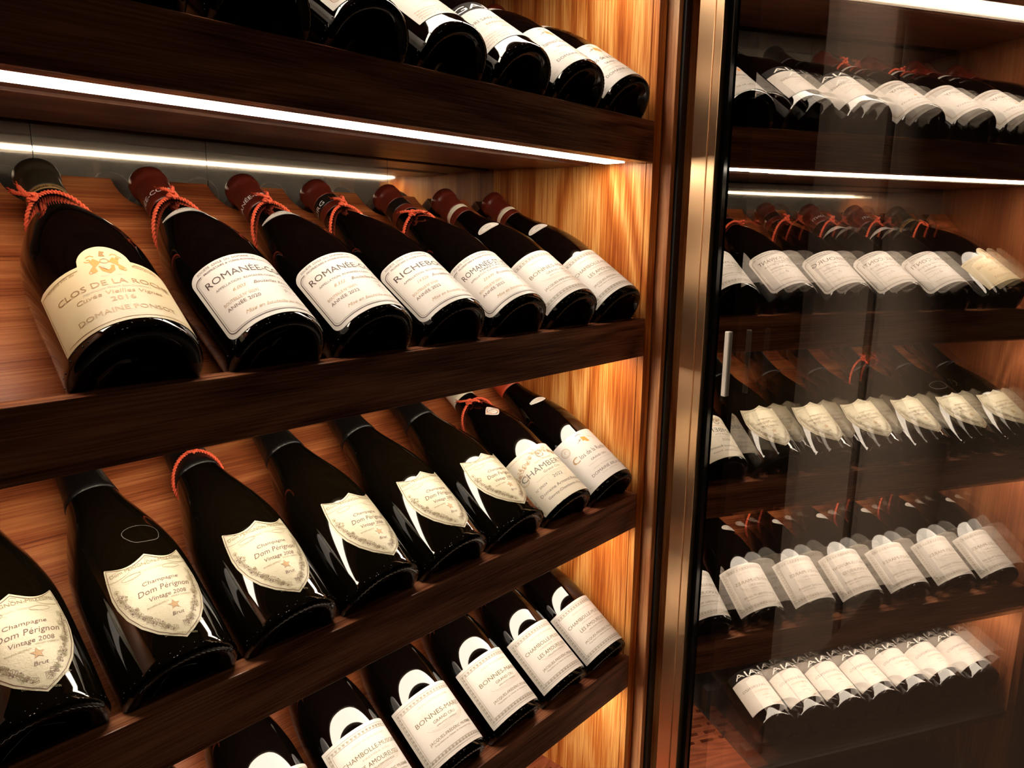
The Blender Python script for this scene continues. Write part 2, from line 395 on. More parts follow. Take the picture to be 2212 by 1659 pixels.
# twisted cord tied round the neck
def cord_mesh(kind, style):
    key = 'cord_%s_%s' % (kind, style)
    if key in bpy.data.meshes: return bpy.data.meshes[key]
    f = SHAPES[kind]['f']; mb = MB()
    if kind == 'champagne': s_c, s_a = .192, .016
    else: s_c, s_a = .188, .019
    if style == 'low': s_c -= .004; s_a = .012
    def strandpath(path, closed, twist=26, rr=.0011, rad=.0009):
        n = len(path)
        for ph in (0, PI):
            ring_n = 6; V = []; F = []
            for i, p in enumerate(path):
                a = path[(i - 1) % n if closed else max(0, i - 1)]; b = path[(i + 1) % n if closed else min(n - 1, i + 1)]
                T = (Vector(b) - Vector(a)).normalized(); U = T.cross(Vector((0, 0, 1)));
                if U.length < .1: U = T.cross(Vector((1, 0, 0)))
                U.normalize(); W = T.cross(U); an = ph + twist * 2 * PI * i / n
                c = Vector(p) + (U * math.cos(an) + W * math.sin(an)) * rad
                for k in range(ring_n):
                    q = 2 * PI * k / ring_n; V.append(c + (U * math.cos(q) + W * math.sin(q)) * rr)
            m_ = n if closed else n - 1
            for i in range(m_):
                i2 = (i + 1) % n
                for k in range(ring_n): k2 = (k + 1) % ring_n; F.append((i * ring_n + k, i * ring_n + k2, i2 * ring_n + k2, i2 * ring_n + k))
            mb.add(V, F, 'cord', True)
    N_ = 150; path = []
    for i in range(N_):
        a = 2 * PI * i / N_; s = s_c + s_a * math.cos(a + .25); r = f(s) + .0020
        path.append((r * math.sin(a), -r * math.cos(a), s))
    strandpath(path, True)
    # knot and ends
    ka = {'left': -0.75, 'top': -0.15, 'low': -0.5}.get(style, -0.3)
    s = s_c + s_a * math.cos(ka + .25); r = f(s) + .0040; K = Vector((r * math.sin(ka), -r * math.cos(ka), s))
    out = Vector((math.sin(ka), -math.cos(ka), 0)); tan = Vector((math.cos(ka), math.sin(ka), 0)); up = Vector((0, 0, 1))
    strandpath([tuple(K + tan * .0034 * math.cos(t / 14 * 2 * PI) + up * .0028 * math.sin(t / 14 * 2 * PI) + out * .0012 * math.sin(t / 7 * 2 * PI)) for t in range(14)], True, 3)
    strandpath([tuple(K + tan * .0024 * math.cos(t / 14 * 2 * PI) + out * (.001 + .002 * math.sin(t / 14 * 2 * PI)) + up * .001) for t in range(14)], True, 3)
    ends = {'left': [(-.5, 1.0, .020), (-.2, .9, .022)], 'top': [(.3, .9, .010), (-.6, .8, .010)], 'low': [(.8, -.9, .012), (-.8, .7, .012)]}.get(style, [(-.4, .9, .010), (.7, -.7, .014)])
    for dx, dz, ln in ends:
        pth = []
        for i in range(12):
            t = i / 11; q = K + tan * dx * ln * t * (1 + .3 * math.sin(3 * t)) + up * dz * ln * t + out * (.002 + .002 * math.sin(PI * t))
            pth.append(tuple(q))
        strandpath(pth, False, 4)
        for k in range(7):                                 # frayed tip
            e = Vector(pth[-1]); d = (tan * (dx + random.uniform(-.6, .6)) + up * (dz + random.uniform(-.6, .6)) + out * random.uniform(-.2, .6)) * .004
            strandpath([tuple(e), tuple(e + d * .5), tuple(e + d)], False, 0, .0003, 0)
    me = mb.mesh(key); me.name = key; return me

# ------------------------------------------------------------------ label artwork
def leaf_frame(P, hw, s0, s1, band, ink='inkolive'):
    P.line([(-hw, s0), (hw, s0), (hw, s1), (-hw, s1)], .35, ink, True)
    i = band
    P.line([(-hw + i, s0 + i), (hw - i, s0 + i), (hw - i, s1 - i), (-hw + i, s1 - i)], .35, ink, True)
    k = 0
    def cell(w, s, rot):
        nonlocal k
        k += 1; sg = 1 if k % 2 else -1
        c, sn = math.cos(rot), math.sin(rot)
        P.leaf(w - sn * .5 * sg, s + c * .5 * sg, band * .30, rot + sg * .8, ink, .22)
        a, b = w + c * band * .42, s + sn * band * .42
        P.curl(a + sn * .5 * sg, b - c * .5 * sg, band * .2, rot, ink, .2, .8)
    h = band / 2; L1 = 2 * hw - band; n = int(L1 / (band * .85))
    for j in range(n + 1):
        w = -hw + h + L1 * j / n; cell(w, s0 + h, 0); cell(w, s1 - h, 0)
    L2 = s1 - s0 - band; n = int(L2 / (band * .85))
    for j in range(1, n):
        s = s0 + h + L2 * j / n; cell(-hw + h, s, PI / 2); cell(hw - h, s, PI / 2)
def art_domaine(P, sm, lines):
    """white label, rounded corners, double frame; sm=(title, subtitle, count, number, year)"""
    title, sub, count, num, year = sm
    hw = 50
    P.text('SOCIÉTÉ  CIVILE  DU  DOMAINE  DE  LA  ROMANÉE-CONTI', -41, 81.5, 2.3, 'inkdark', width=82)
    P.text('PROPRIÉTAIRE A VOSNE-ROMANÉE (CÔTE-D\'OR) FRANCE', -36.5, 77.4, 2.1, 'inkdark', width=73)
    for off, lw in ((0, .75), (1.6, .25)):
        a = 46.8 - off
        Q = rrect_pts(a, 13 + off, 79 - off, 6 - off * .5)
        # open frame: from upper left, down, along the bottom, up to upper right
        top = [q for q in Q if q[1] > 78.5 - off and abs(q[0]) < 39]
        i0 = max(range(len(Q)), key=lambda i: (Q[i][1] > 76 - off) * 100 - abs(Q[i][0] + 40))
        path = Q[7:14] + Q[14:21] + Q[21:28] + Q[0:7]
        path = [p for p in path]
        path[0] = (-39, 79 - off); path[-1] = (39, 79 - off)
        P.line(path, lw, 'inkdark')
    P.text(title, -40.5, 63, 7.0, 'inkdark', width=81)
    if sub: P.text(sub, 0, 59.2, 2.6, 'inkdark', anchor='c', width=42)
    P.text('APPELLATION  ' + ('ROMANÉE-CONTI' if title.endswith('CONTI') else title) + '  CONTRÔLÉE', -36.5, 55.3, 2.4, 'inkgrey', width=73)
    P.text(count, -26, 47, 3.4, 'inkgold', shear=.45)
    P.text('Bouteilles Récoltées', -9, 47, 3.6, 'inkbrown', shear=.45, width=40)
    P.text('BOUTEILLE Nº ' + num, -38, 38, 3.0, 'inkgold', width=29)
    P.text('ANNÉE ' + year, -38, 32, 3.4, 'inkbrown', width=28)
    P.text("L'ASSOCIÉ-GÉRANT", 10, 42, 1.8, 'inkgrey', width=24)
    P.line([(12, 34), (14, 39), (16, 33), (18, 37), (20, 34), (24, 36), (27, 33.5), (36, 35)], .35, 'inkbrown')
    P.curl(13, 36, 2.4, 0, 'inkbrown', .3)
    P.text('Mise en bouteille au domaine', -28, 20.5, 3.6, 'inkgold', shear=.5, width=58)
def art_mugnier(P, title1, mid, title2):
    leaf_frame(P, 46, 13.5, 81.5, 5.2)
    P.text('GRAND VIN DE BOURGOGNE', 0, 69.5, 1.9, 'inklight', anchor='c', width=42)
    if title2:
        P.text(title1, -37, 57.5, 4.6, 'inkolive', width=74)
        P.text(mid, 0, 53, 1.9, 'inklight', anchor='c', width=34)
        P.text(title2, -26, 45, 4.6, 'inkolive', width=52)
        P.text('APPELLATION CONTRÔLÉE', 0, 41, 1.5, 'inkolive', anchor='c', width=30)
    else:
        P.text(title1, -33, 54, 5.0, 'inkolive', width=66)
        P.text('GRAND CRU', 0, 47, 3.2, 'inkolive', anchor='c', width=30)
        P.text('APPELLATION CONTRÔLÉE', 0, 43, 1.4, 'inkolive', anchor='c', width=28)
    for k in range(5):                                     # pale engraved oval vignette
        P.line([((28 - k * .5) * math.cos(a / 12), 50 + (13 - k * 1.6) * math.sin(a / 12)) for a in range(-33 + 4 * k, 6 - 3 * k)], .28, 'inklight')
    for k in range(8): P.line([(-24 + k * 1.6, 57), (-23.6 + k * 1.6, 61 + (k % 3) * 1.5)], .25, 'inklight')
    P.text('JACQUES-FRÉDÉRIC MUGNIER', -31, 30.5, 3.0, 'inkolive', width=62)
    P.text('Propriétaire au Château de Chambolle-Musigny', -27, 27, 1.6, 'inkolive', width=54, shear=.3)
def art_shield(P):
    O = shield_outline()
    inset = []
    cx, cy = 0, 60
    for w_, s in O: d = math.hypot(w_ - cx, s - cy); k = (d - 1.9) / d; inset.append((cx + (w_ - cx) * k, cy + (s - cy) * k))
    P.line(inset, .5, 'inkbrown', True)
    P.text('Dom PÉRIGNON-MILLÉSIME', 0, 85.2, 3.0, 'inkolive', anchor='c', width=56, arc=-260)
    P.text('Altum Villare', 0, 80.0, 2.2, 'inklight', anchor='c', width=20, arc=-260)
    for sg in (-1, 1):
        P.ring(sg * 23, 86, 9, .28, 'inkolive', ry=3.6); P.ring(sg * 15, 79.5, 7, .25, 'inkolive', ry=2.0)
        P.line([(sg * (6 + t * 2.0), 77.5 + 1.5 * math.sin(t * .8)) for t in range(9)], .25, 'inklight')
    P.curl(0, 89.5, 2.6, 0, 'inkolive', .25)
    P.text('Champagne', -11.5, 67.3, 3.2, 'inkbrown', width=27, shear=.25)
    P.text('Dom Pérignon', -17, 59.5, 4.8, 'inkbrown', width=39, shear=.25)
    P.text('Vintage 2008', -12, 52.6, 3.6, 'inkbrown', width=28, shear=.25)
    P.text('RICHARD GEOFFROY', -15, 47.6, 1.4, 'inkolive', width=15.5); P.text('VINCENT CHAPERON', 3, 50.0, 1.4, 'inkolive', width=15.5)
    st = []
    for i in range(10):
        a = PI / 2 + i * PI / 5; r = 4.3 if i % 2 == 0 else 1.8; st.append((2.6 + r * math.cos(a), 43.8 + r * math.sin(a)))
    P.poly(st + [(2.6, 43.8)], [(10, i, (i + 1) % 10) for i in range(10)], 'inkgold')
    P.line(st, .3, 'inkbrown', True)
    P.text('Brut', -2, 34.8, 3.0, 'inkbrown', width=8.5, shear=.3)
    rnd = random.Random(3)
    def cluster(w_, s, n=14, r=3.4):
        for _ in range(n):
            a, q = rnd.uniform(0, 2 * PI), r * math.sqrt(rnd.random()); P.ring(w_ + q * math.cos(a), s + q * math.sin(a), .75, .22, 'inkolive', 8)
    for t in range(13):                                    # vine along both lower edges
        u = t / 12; w_ = 28.5 - 24 * u ** 1.7; s = 74 - 49 * u ** 0.85
        for sg in (-1, 1):
            ww = sg * w_
            P.leaf(ww, s, 2.5 + .7 * math.sin(t * 1.7 + sg), rnd.uniform(0, 6), 'inkbrown' if t % 2 else 'inkolive', .24)
            if t % 3 == 1: cluster(ww * .92, s - 2.5, 12, 2.8)
            P.disc(ww + rnd.uniform(-2, 2), s + rnd.uniform(-2, 2), .6, 'inkbrown', 6)
    P.line([(28.5 - 24 * (t / 12) ** 1.7, 74 - 49 * (t / 12) ** .85) for t in range(13)], .35, 'inkolive')
    P.line([(-28.5 + 24 * (t / 12) ** 1.7, 74 - 49 * (t / 12) ** .85) for t in range(13)], .35, 'inkolive')
    P.text('750 ML', 2, 26.5, 2.0, 'inkbrown', width=9)
    P.text('CHAMPAGNE MOËT & CHANDON', -13, 21.6, 1.7, 'inkolive', width=22, arc=0, rot=-.30)
    P.text('ALC. 12.5% BY VOL.', 5, 19.5, 1.7, 'inkolive', width=15, rot=.42)
def shield_outline():
    tipL, tipM = (-30, 97), (0, 95.5)
    P = []
    def arc(a, b, sag, n=12): return [(a[0] + (b[0] - a[0]) * t / n, a[1] + (b[1] - a[1]) * t / n - sag * math.sin(PI * t / n)) for t in range(n)]
    P += arc(tipL, tipM, 6.5) + arc(tipM, (30, 97), 6.5)
    side = [(30, 97), (32.0, 86), (33.6, 74), (33.2, 62), (30, 49), (24, 36.5), (16, 26), (8, 19.5), (0, 14.5)]
    P += side + [(-a, b) for a, b in reversed(side[:-1])][:-1]
    return P
def shield_cols():
    side = [(33.7, 70), (33.2, 62), (30, 49), (24, 36.5), (16, 26), (8, 19.5), (0, 14.5)][::-1]
    up = [(30, 97), (32.0, 86), (33.7, 70)]
    cols = []
    for i in range(-48, 49):
        w_ = 33.7 * i / 48; a = abs(w_)
        lo = 70
        for (p, q), (p2, q2) in zip(side, side[1:]):
            if p <= a <= p2: lo = q + (q2 - q) * ((a - p) / (p2 - p)); break
        if a <= 30:
            t = a / 30; hi = 95.5 + 1.5 * t - 6.5 * math.sin(PI * t)
        else:
            hi = 97 - (a - 30) / 2 * 11 if a < 32 else 86 - (a - 32) / 1.7 * 16
        cols.append((w_, lo, hi))
    return cols
def art_ponsot(P):
    P.line([(-45, 12.5), (45, 12.5)], .5, 'inkgold'); P.line([(-48.5, 12), (-48.5, 68)], .4, 'inkgold')
    P.line([(-48.5 + i * 1.8, 68 + 2.6 * math.sin(i / 20 * PI / 2)) for i in range(18)], .5, 'inkgold'); P.line([(48.5 - i * 1.8, 68 + 2.6 * math.sin(i / 20 * PI / 2)) for i in range(18)], .5, 'inkgold')
    # crest: two supporters, shield and plumed top
    for sg in (-1, 1):
        P.poly([(sg * 2.5, 73), (sg * 6, 78), (sg * 9, 75), (sg * 8, 70), (sg * 11, 66), (sg * 9, 62.5), (sg * 6.5, 64), (sg * 7.2, 68)], [(0, 1, 2, 3, 7), (3, 4, 5, 6, 7)], 'inkorange')
        P.curl(sg * 9.5, 77, 2.2, 0 if sg > 0 else PI, 'inkorange', .7); P.curl(sg * 10.5, 63.5, 2.0, 1, 'inkorange', .6)
        P.line([(sg * 5, 80), (sg * 7, 82), (sg * 10, 80.5)], .8, 'inkorange')
    P.poly([(-5, 69), (5, 69), (4, 63), (0, 59.5), (-4, 63)], [(0, 1, 2, 3, 4)], 'inkorange')
    P.poly([(-2.6, 66.5), (2.6, 66.5), (0, 63)], [(0, 1, 2)], 'paper2', .0002); P.poly([(-4.2, 68.4), (-1, 68.4), (-2.8, 65.5)], [(0, 1, 2)], 'inklight', .0002)
    P.poly([(-2, 80), (0, 86), (3, 84.5), (1.2, 82), (2, 79)], [(0, 1, 2, 3, 4)], 'inkgold'); P.ring(0, 74, 2.5, .5, 'inkgold')
    P.text('Fondé en 1872', 0, 57, 1.6, 'inklight', anchor='c', width=13, shear=.2)
    P.text('Grand Vin de', -42, 66.5, 2.4, 'inkgold', width=21, shear=.3, rot=.05); P.text('Bourgogne', 16, 67.5, 2.4, 'inkgold', width=19, shear=.3, rot=-.05)
    P.text('CLOS DE LA ROCHE', 0, 48, 5.4, 'inkgold', anchor='c', width=78)
    P.text('Appellation Grand Cru Contrôlée', 0, 44.2, 2.0, 'inklight', anchor='c', width=44)
    P.text('Cuvée Vieilles Vignes', 0, 38, 4.0, 'inkgold', anchor='c', width=56, shear=.2)
    P.text('2016', 0, 30.5, 4.4, 'inkgold', anchor='c', width=15)
    P.text('DOMAINE PONSOT', 0, 20, 4.4, 'inkgold', anchor='c', width=64)
def ponsot_cols():
    cols = []
    for i in range(-50, 51):
        w_ = float(i); a = abs(w_)
        hi = 73 + 1.5 * math.cos(a / 50 * PI / 2)
        if a < 17: hi = max(hi, 74 + 17.5 * math.sqrt(max(0, 1 - (a / 17) ** 2)))
        elif a > 46: hi -= (a - 46) * .4
        cols.append((w_, 9.5, hi))
    return cols
def art_rousseau(P):
    P.text('Mis en bouteille à la Propriété', -46, 81, 1.7, 'inkgold', width=34, shear=.2)
    rnd = random.Random(5)
    for k in range(46):
        u = k / 45; w_ = -46 + 92 * u; s = 61 + 17 * math.sin(PI * u) + rnd.uniform(-4, 3)
        P.curl(w_, s, rnd.uniform(1.4, 3.0), rnd.uniform(0, 6), 'inkgold', .55, rnd.choice((1.1, -1.1)))
        if k % 3 == 0: P.leaf(w_ + 1, s - 2, 1.8, rnd.uniform(0, 6), 'inkgold', .4)
    P.poly([(-7, 73), (0, 81), (7, 73), (0, 65)], [(0, 1, 2, 3)], 'paper3', .0001)
    P.line([(-7, 73), (0, 81), (7, 73), (0, 65)], .6, 'inkgold', True); P.ring(0, 73, 4.6, .8, 'inkgrey')
    P.text('R', 0, 70.8, 4.4, 'inkgrey', anchor='c')
    P.text('Grand Vin de Bourgogne', 0, 63.8, 1.8, 'inkgold', anchor='c', width=28)
    P.text('CHAMBERTIN', -41, 52.5, 7.6, 'inkgrey', width=82); P.ring(-38.5, 55.5, 6.8, .45, 'inkgold'); P.ring(-38.5, 55.5, 5.6, .3, 'inkgold')
    P.text('Grand Cru', 0, 47, 3.2, 'inkgrey', anchor='c', width=26, shear=.1)
    P.text('Appellation Chambertin Contrôlée', 0, 43, 1.9, 'inklight', anchor='c', width=56)
    P.text('2022', 0, 35.5, 4.2, 'inkgrey', anchor='c', width=15); P.line(rrect_pts(14, 34, 41.5, 2.5), .25, 'inklight', True)
    P.text('Nº 09654', -36, 33.5, 3.2, 'inkgrey', width=17)
    P.text('Domaine Armand Rousseau', -36, 24, 4.0, 'inkgrey', width=72)
    P.text('Gevrey-Chambertin, France', -30, 16.5, 3.2, 'inkgrey', width=60)
    P.line([(-46, 8), (-46, 60)], .5, 'inkgold'); P.line([(-44.8, 8), (-44.8, 60)], .3, 'inkgold')
def art_arlaud(P, first, rest):
    P.ring(-33, 72, 6.2, .45, 'inkgold', 28); P.ring(-33, 72, 5.4, .25, 'inkgold', 28); P.curl(-33, 72, 2.6, .4, 'inkgold', .5, .8)
    for k in range(14):
        a = 2 * PI * k / 14; P.disc(-33 + 4.1 * math.cos(a), 72 + 4.1 * math.sin(a), .42, 'inkgold', 5)
    P.poly([(-3, 78), (4, 76), (5.5, 67), (1, 68), (0, 70.5), (-3.5, 71)], [(0, 1, 2, 3, 4, 5)], 'inkorange')
    P.line([(-13, 71), (-4, 75)], .5, 'inkgrey'); P.leaf(-7, 74, 2, 1, 'inkgrey', .3); P.line([(-8, 82), (-2, 83), (0, 80)], .8, 'inkgrey')
    for k in range(6): P.line([(8 + k * 2, 76 - k), (10 + k * 2, 74 - k)], .5, 'inkorange')
    P.text(first, -34, 50, 9.0, 'inkgold', width=9); P.curl(-31, 52, 7.5, .8, 'inkgold', .6, .62); P.curl(-31, 52, 6.2, .8, 'inkgold', .4, .62)
    P.text(rest, -23, 51, 6.4, 'inkgrey', width=46)
    P.text('GRAND CRU', 0, 41.5, 3.0, 'inkgrey', anchor='c', width=28)
    P.text('APPELLATION CONTRÔLÉE', 0, 37.2, 1.4, 'inklight', anchor='c', width=44)
    P.text('GRAND VIN DE BOURGOGNE', 0, 30, 1.7, 'inklight', anchor='c', width=40)
    P.text('DOMAINE ARLAUD', 0, 22.5, 4.0, 'inkgrey', anchor='c', width=56)
    P.text('MOREY-SAINT-DENIS', 0, 18.5, 1.7, 'inklight', anchor='c', width=30)
    P.text('75cl', -42, 14, 2.0, 'inklight', width=6)
def art_gaja(P):
    P.poly([(-43 + 86 * i / 24, s) for s in (84.6, 100) for i in range(25)], [(i, i + 1, i + 26, i + 25) for i in range(24)], 'inkblack')
    P.text('GAJA', -31, 87.5, 8.5, 'inkwhite', width=62)
    P.text('SORÌ SAN LORENZO', -33, 62, 4.2, 'inkgrey', width=66)
    P.text('BARBARESCO', 0, 53, 3.2, 'inkgold', anchor='c', width=32)
    P.text('DENOMINAZIONE DI ORIGINE CONTROLLATA E GARANTITA', 0, 49.5, 1.2, 'inklight', anchor='c', width=52)
    P.text('2021', 0, 43.5, 3.2, 'inkgold', anchor='c', width=10)
    for k, t in enumerate(('IMBOTTIGLIATO DA GAJA', 'BARBARESCO ITALIA', 'PRODUCT OF ITALY', '750ml e   14,5% vol')):
        P.text(t, -38, 38 - k * 3.6, 1.8, 'inkgold', width=[44, 34, 32, 38][k])
def art_goldborder(P):
    P.line(rrect_pts(44, 14, 80, 4), .7, 'inkgold', True); P.line(rrect_pts(42.6, 15.4, 78.6, 3), .35, 'inkgold', True)
    P.text('Musigny', 0, 60, 6.5, 'inkgrey', anchor='c', width=46, shear=.2)
    P.text('GRAND CRU', 0, 52, 3.0, 'inkgold', anchor='c', width=30)
    for k in range(10): P.curl(-18 + 4 * k, 72, 2, k, 'inkgrey', .5)
    P.disc(0, 38, 2.2, 'inkorange'); P.text('2019', 0, 43, 3.0, 'inkgrey', anchor='c', width=12)
    P.text('DOMAINE LEROY', -28, 27, 3.4, 'inkbrown', width=56); P.text('Mis en bouteille au domaine', 0, 21, 1.8, 'inkgold', anchor='c', width=40)
def art_dot(P):
    pass
LABELS = {   # columns, paper, art, band-ish extras
    'conti20': ('rr', 50, 8.5, 86, 9, 'paper', lambda P: art_domaine(P, ('ROMANÉE-CONTI', None, '6.003', '00292', '2020'), 0)),
    'conti22': ('rr', 50, 8.5, 86, 9, 'paper', lambda P: art_domaine(P, ('ROMANÉE-CONTI', None, '8.332', '00475', '2022'), 0)),
    'riche': ('rr', 50, 8.5, 86, 9, 'paper', lambda P: art_domaine(P, ('RICHEBOURG', None, '14.526', '01554', '2022'), 0)),
    'vivant': ('rr', 50, 8.5, 86, 9, 'paper', lambda P: art_domaine(P, ('ROMANÉE-Sᵀ-VIVANT' if False else 'ROMANÉE-ST-VIVANT', 'MAREY-MONGE', '23.699', '02075', '2022'), 0)),
    'mares': ('rr', 50, 9.5, 85.5, .8, 'paper', lambda P: art_mugnier(P, 'BONNES-MARES', '', None)),
    'amour': ('rr', 50, 9.5, 85.5, .8, 'paper', lambda P: art_mugnier(P, 'CHAMBOLLE-MUSIGNY', 'PREMIER CRU', 'LES AMOUREUSES')),
    'ponsot': ('ponsot', 0, 0, 0, 0, 'paper2', art_ponsot),
    'shield': ('shield', 0, 0, 0, 0, 'shield', art_shield),
    'rousseau': ('rr', 48.5, 6, 86, .8, 'paper3', art_rousseau),
    'closr': ('rr', 49, 10, 87, 1.5, 'paper', lambda P: art_arlaud(P, 'C', 'los de la Roche')),
    'charmes': ('rr', 49, 10, 87, 1.5, 'paper', lambda P: art_arlaud(P, 'C', 'harmes-Chambertin')),
    'gaja': ('rr', 43, 24, 84.5, .8, 'paper', art_gaja),
    'gold': ('rr', 49, 9, 86, 1.2, 'paper', art_goldborder),
}
_lc = {}
def label_meshes(key, kind):
    k = (key, kind)
    if k in _lc: return _lc[k]
    typ, hw, a, b, rad, paper, art = LABELS[key]; f = SHAPES[kind]['f']
    cols = {'rr': lambda: round_rect(hw, a, b, rad), 'ponsot': ponsot_cols, 'shield': shield_cols}[typ]()
    lm = column_label(f, cols, paper).mesh('label_' + key)
    P = Print(f); art(P); pm = P.mb.mesh('print_' + key)
    _lc[k] = (lm, pm); return _lc[k]
# neck labels
def neck_meshes(style, kind):
    k = ('neck', style, kind)
    if k in _lc: return _lc[k]
    f0 = SHAPES[kind]['f']; f = lambda s_: f0(s_)
    f.ref = f0({'monopole': .176, 'oval': .158, 'strip': .183, 'wing': .163, 'lozenge': .163}[style]); P = Print(f)
    if style == 'monopole':      # white lens-shaped strip under the cord
        cols = [(w_, 172.5 + .0018 * w_ * w_, 183.0 - .0075 * w_ * w_) for w_ in [i * 1.6 for i in range(-20, 21)]]
        cols = [(w_, a, max(a + .1, b)) for w_, a, b in cols]
        P.text('MONOPOLE', 0, 177.4, 3.0, 'inkgrey', anchor='c', width=32); P.text('2022', 0, 174.0, 2.4, 'inkgrey', anchor='c', width=11)
        P.line([(w_, a + .8) for w_, a, b in cols[3:-3]], .25, 'inkgold'); P.line([(w_, b - .8) for w_, a, b in cols[3:-3]], .25, 'inkgold')
        paper = 'paper'
    elif style == 'oval':        # half-moon vintage label on the shoulder
        cols = []
        for i in range(-20, 21):
            t = i / 20; w_ = 15.5 * t; h = 7.5 * math.sqrt(max(0, 1 - t * t)); cols.append((w_, 158.5 - h * .75, 158.5 + h + .05))
        P.ring(0, 158.7, 13.2, .3, 'inkgold', 26, 5.6); P.ring(0, 158.7, 11.2, .3, 'inkgold', 26, 4.2); P.text('2022', 0, 157.5, 2.6, 'inkgrey', anchor='c', width=9)
        paper = 'paper'
    elif style == 'strip':       # white band low on the neck
        cols = [(w_, 180, 186) for w_ in [i * 1.2 for i in range(-16, 17)]]; P.text('2019', 0, 181.6, 2.4, 'inkgold', anchor='c', width=9); paper = 'paper'
    elif style == 'wing':
        cols = [(w_, 158 + .02 * w_ * w_, 168 - .012 * w_ * w_) for w_ in [i * .9 for i in range(-16, 17)]]; P.curl(0, 163, 3, 0, 'inkorange', .4); P.line([(-8, 162), (8, 163)], .3, 'inkgold'); paper = 'paper'
    elif style == 'lozenge':     # pointed emblem with a crown
        cols = [(w_, 163 - 10.5 * (1 - (abs(w_) / 11) ** 1.5), 163 + 10.5 * (1 - (abs(w_) / 11) ** 1.5) + .05) for w_ in [i * .55 for i in range(-20, 21)]]
        ins = [(w_ * .84, 163 + (b - 163) * .84) for w_, a, b in cols] + [(w_ * .84, 163 + (a - 163) * .84) for w_, a, b in reversed(cols)]
        P.line(ins, .6, 'inkorange', True)
        P.poly([(-7.5, 164.5), (7.5, 164.5), (5, 158), (-5, 158)], [(0, 1, 2, 3)], 'inkgold'); P.poly([(-7, 166), (7, 166), (4.5, 169), (-4.5, 169)], [(0, 1, 2, 3)], 'inkblue')
        for i in range(5): P.disc(-6 + 3 * i, 165, 1.0, 'inkgold', 8)
        P.poly([(-4.5, 157.4), (4.5, 157.4), (0, 154.5)], [(0, 1, 2)], 'inkblue'); P.line([(-6, 161), (6, 161)], .6, 'inkorange')
        paper = 'paper'
    lm = column_label(f, cols, paper, rows=4).mesh('neck_label_' + style); pm = P.mb.mesh('neck_print_' + style)
    _lc[k] = (lm, pm); return _lc[k]
def cap_text(t, kind, s, h, width, mat='inkwhite', w0=0):
    k = ('cap', t, kind, w0)
    if k in _lc: return _lc[k]
    f0 = SHAPES[kind]['f']
    f = lambda s_: f0(s_); f.ref = f0(s / 1000)
    P = Print(f, .0009); P.text(t, w0, s, h, mat, width=width, anchor='c'); _lc[k] = P.mb.mesh('cap_print'); return _lc[k]

# ------------------------------------------------------------------ geometry numbers (metres, y into the cabinet, x=0 the right side panel)
W = 0.765; BETA = 32.73; YB = 0.0088; DZ = 0.0057; FH = 0.0493
ZT = dict(T=0.383, A=0.1398, B=-0.1034, C=-0.3412, D=-0.5854)
ZFLOOR = -0.829; YS = 0.2714
ZTOP = 0.56; ZBOT = -1.0
def Z(z): return z + Z0

# ------------------------------------------------------------------ the room
def struct(name, mb, **k): return build(mb, name, kind='structure', **k)
M['floor'] = simple('dark_floor', (0.05, 0.035, 0.028), 0.35); M['ceil'] = simple('ceiling_paint', (0.20, 0.17, 0.15), 0.8)
M['wall'] = simple('grey_brown_panel', (0.28, 0.235, 0.205), 0.5); noise_bump(M['wall'], 90, .1, .0005)
M['walldark'] = simple('dark_panel', (0.035, 0.024, 0.020), 0.5)  # dark wall panels; also painted shade for the cabinet bottom
b = MB(); b.box(-3.2, 3.4, -3.2, 0.6, -.05, 0, 'floor'); struct('floor', b)
b = MB(); b.box(-3.2, 3.4, -3.2, 0.6, 2.75, 2.80, 'ceil'); struct('ceiling', b)
b = MB(); b.box(-3.25, -3.2, -3.2, 0.6, 0, 2.75, 'walldark'); struct('wall_left', b)
b = MB(); b.box(-3.2, 3.4, -3.25, -3.2, 0, 2.75, 'walldark'); struct('wall_front', b)
b = MB(); b.box(3.4, 3.45, -3.2, 0.6, 0, 2.75, 'wall'); struct('wall_right', b)
b = MB(); b.box(-3.2, -W - .03, 0.30, 0.36, 0, 2.75, 'walldark'); b.box(-W - .03, .66, 0.30, 0.36, 0, 2.75, 'walldark')
XS = 1.87
b.box(.66, XS - .05, .26, .36, 0, 2.75, 'wall'); b.box(XS + .05, 3.4, .26, .36, 0, 2.75, 'wall'); b.box(XS - .05, XS + .05, .262, .36, 0, 2.75, 'black')
struct('wall_back', b)
b = MB(); b.box(.14, .62, .03, .30, 0, 2.75, 'walldark'); struct('wall_pier', b)

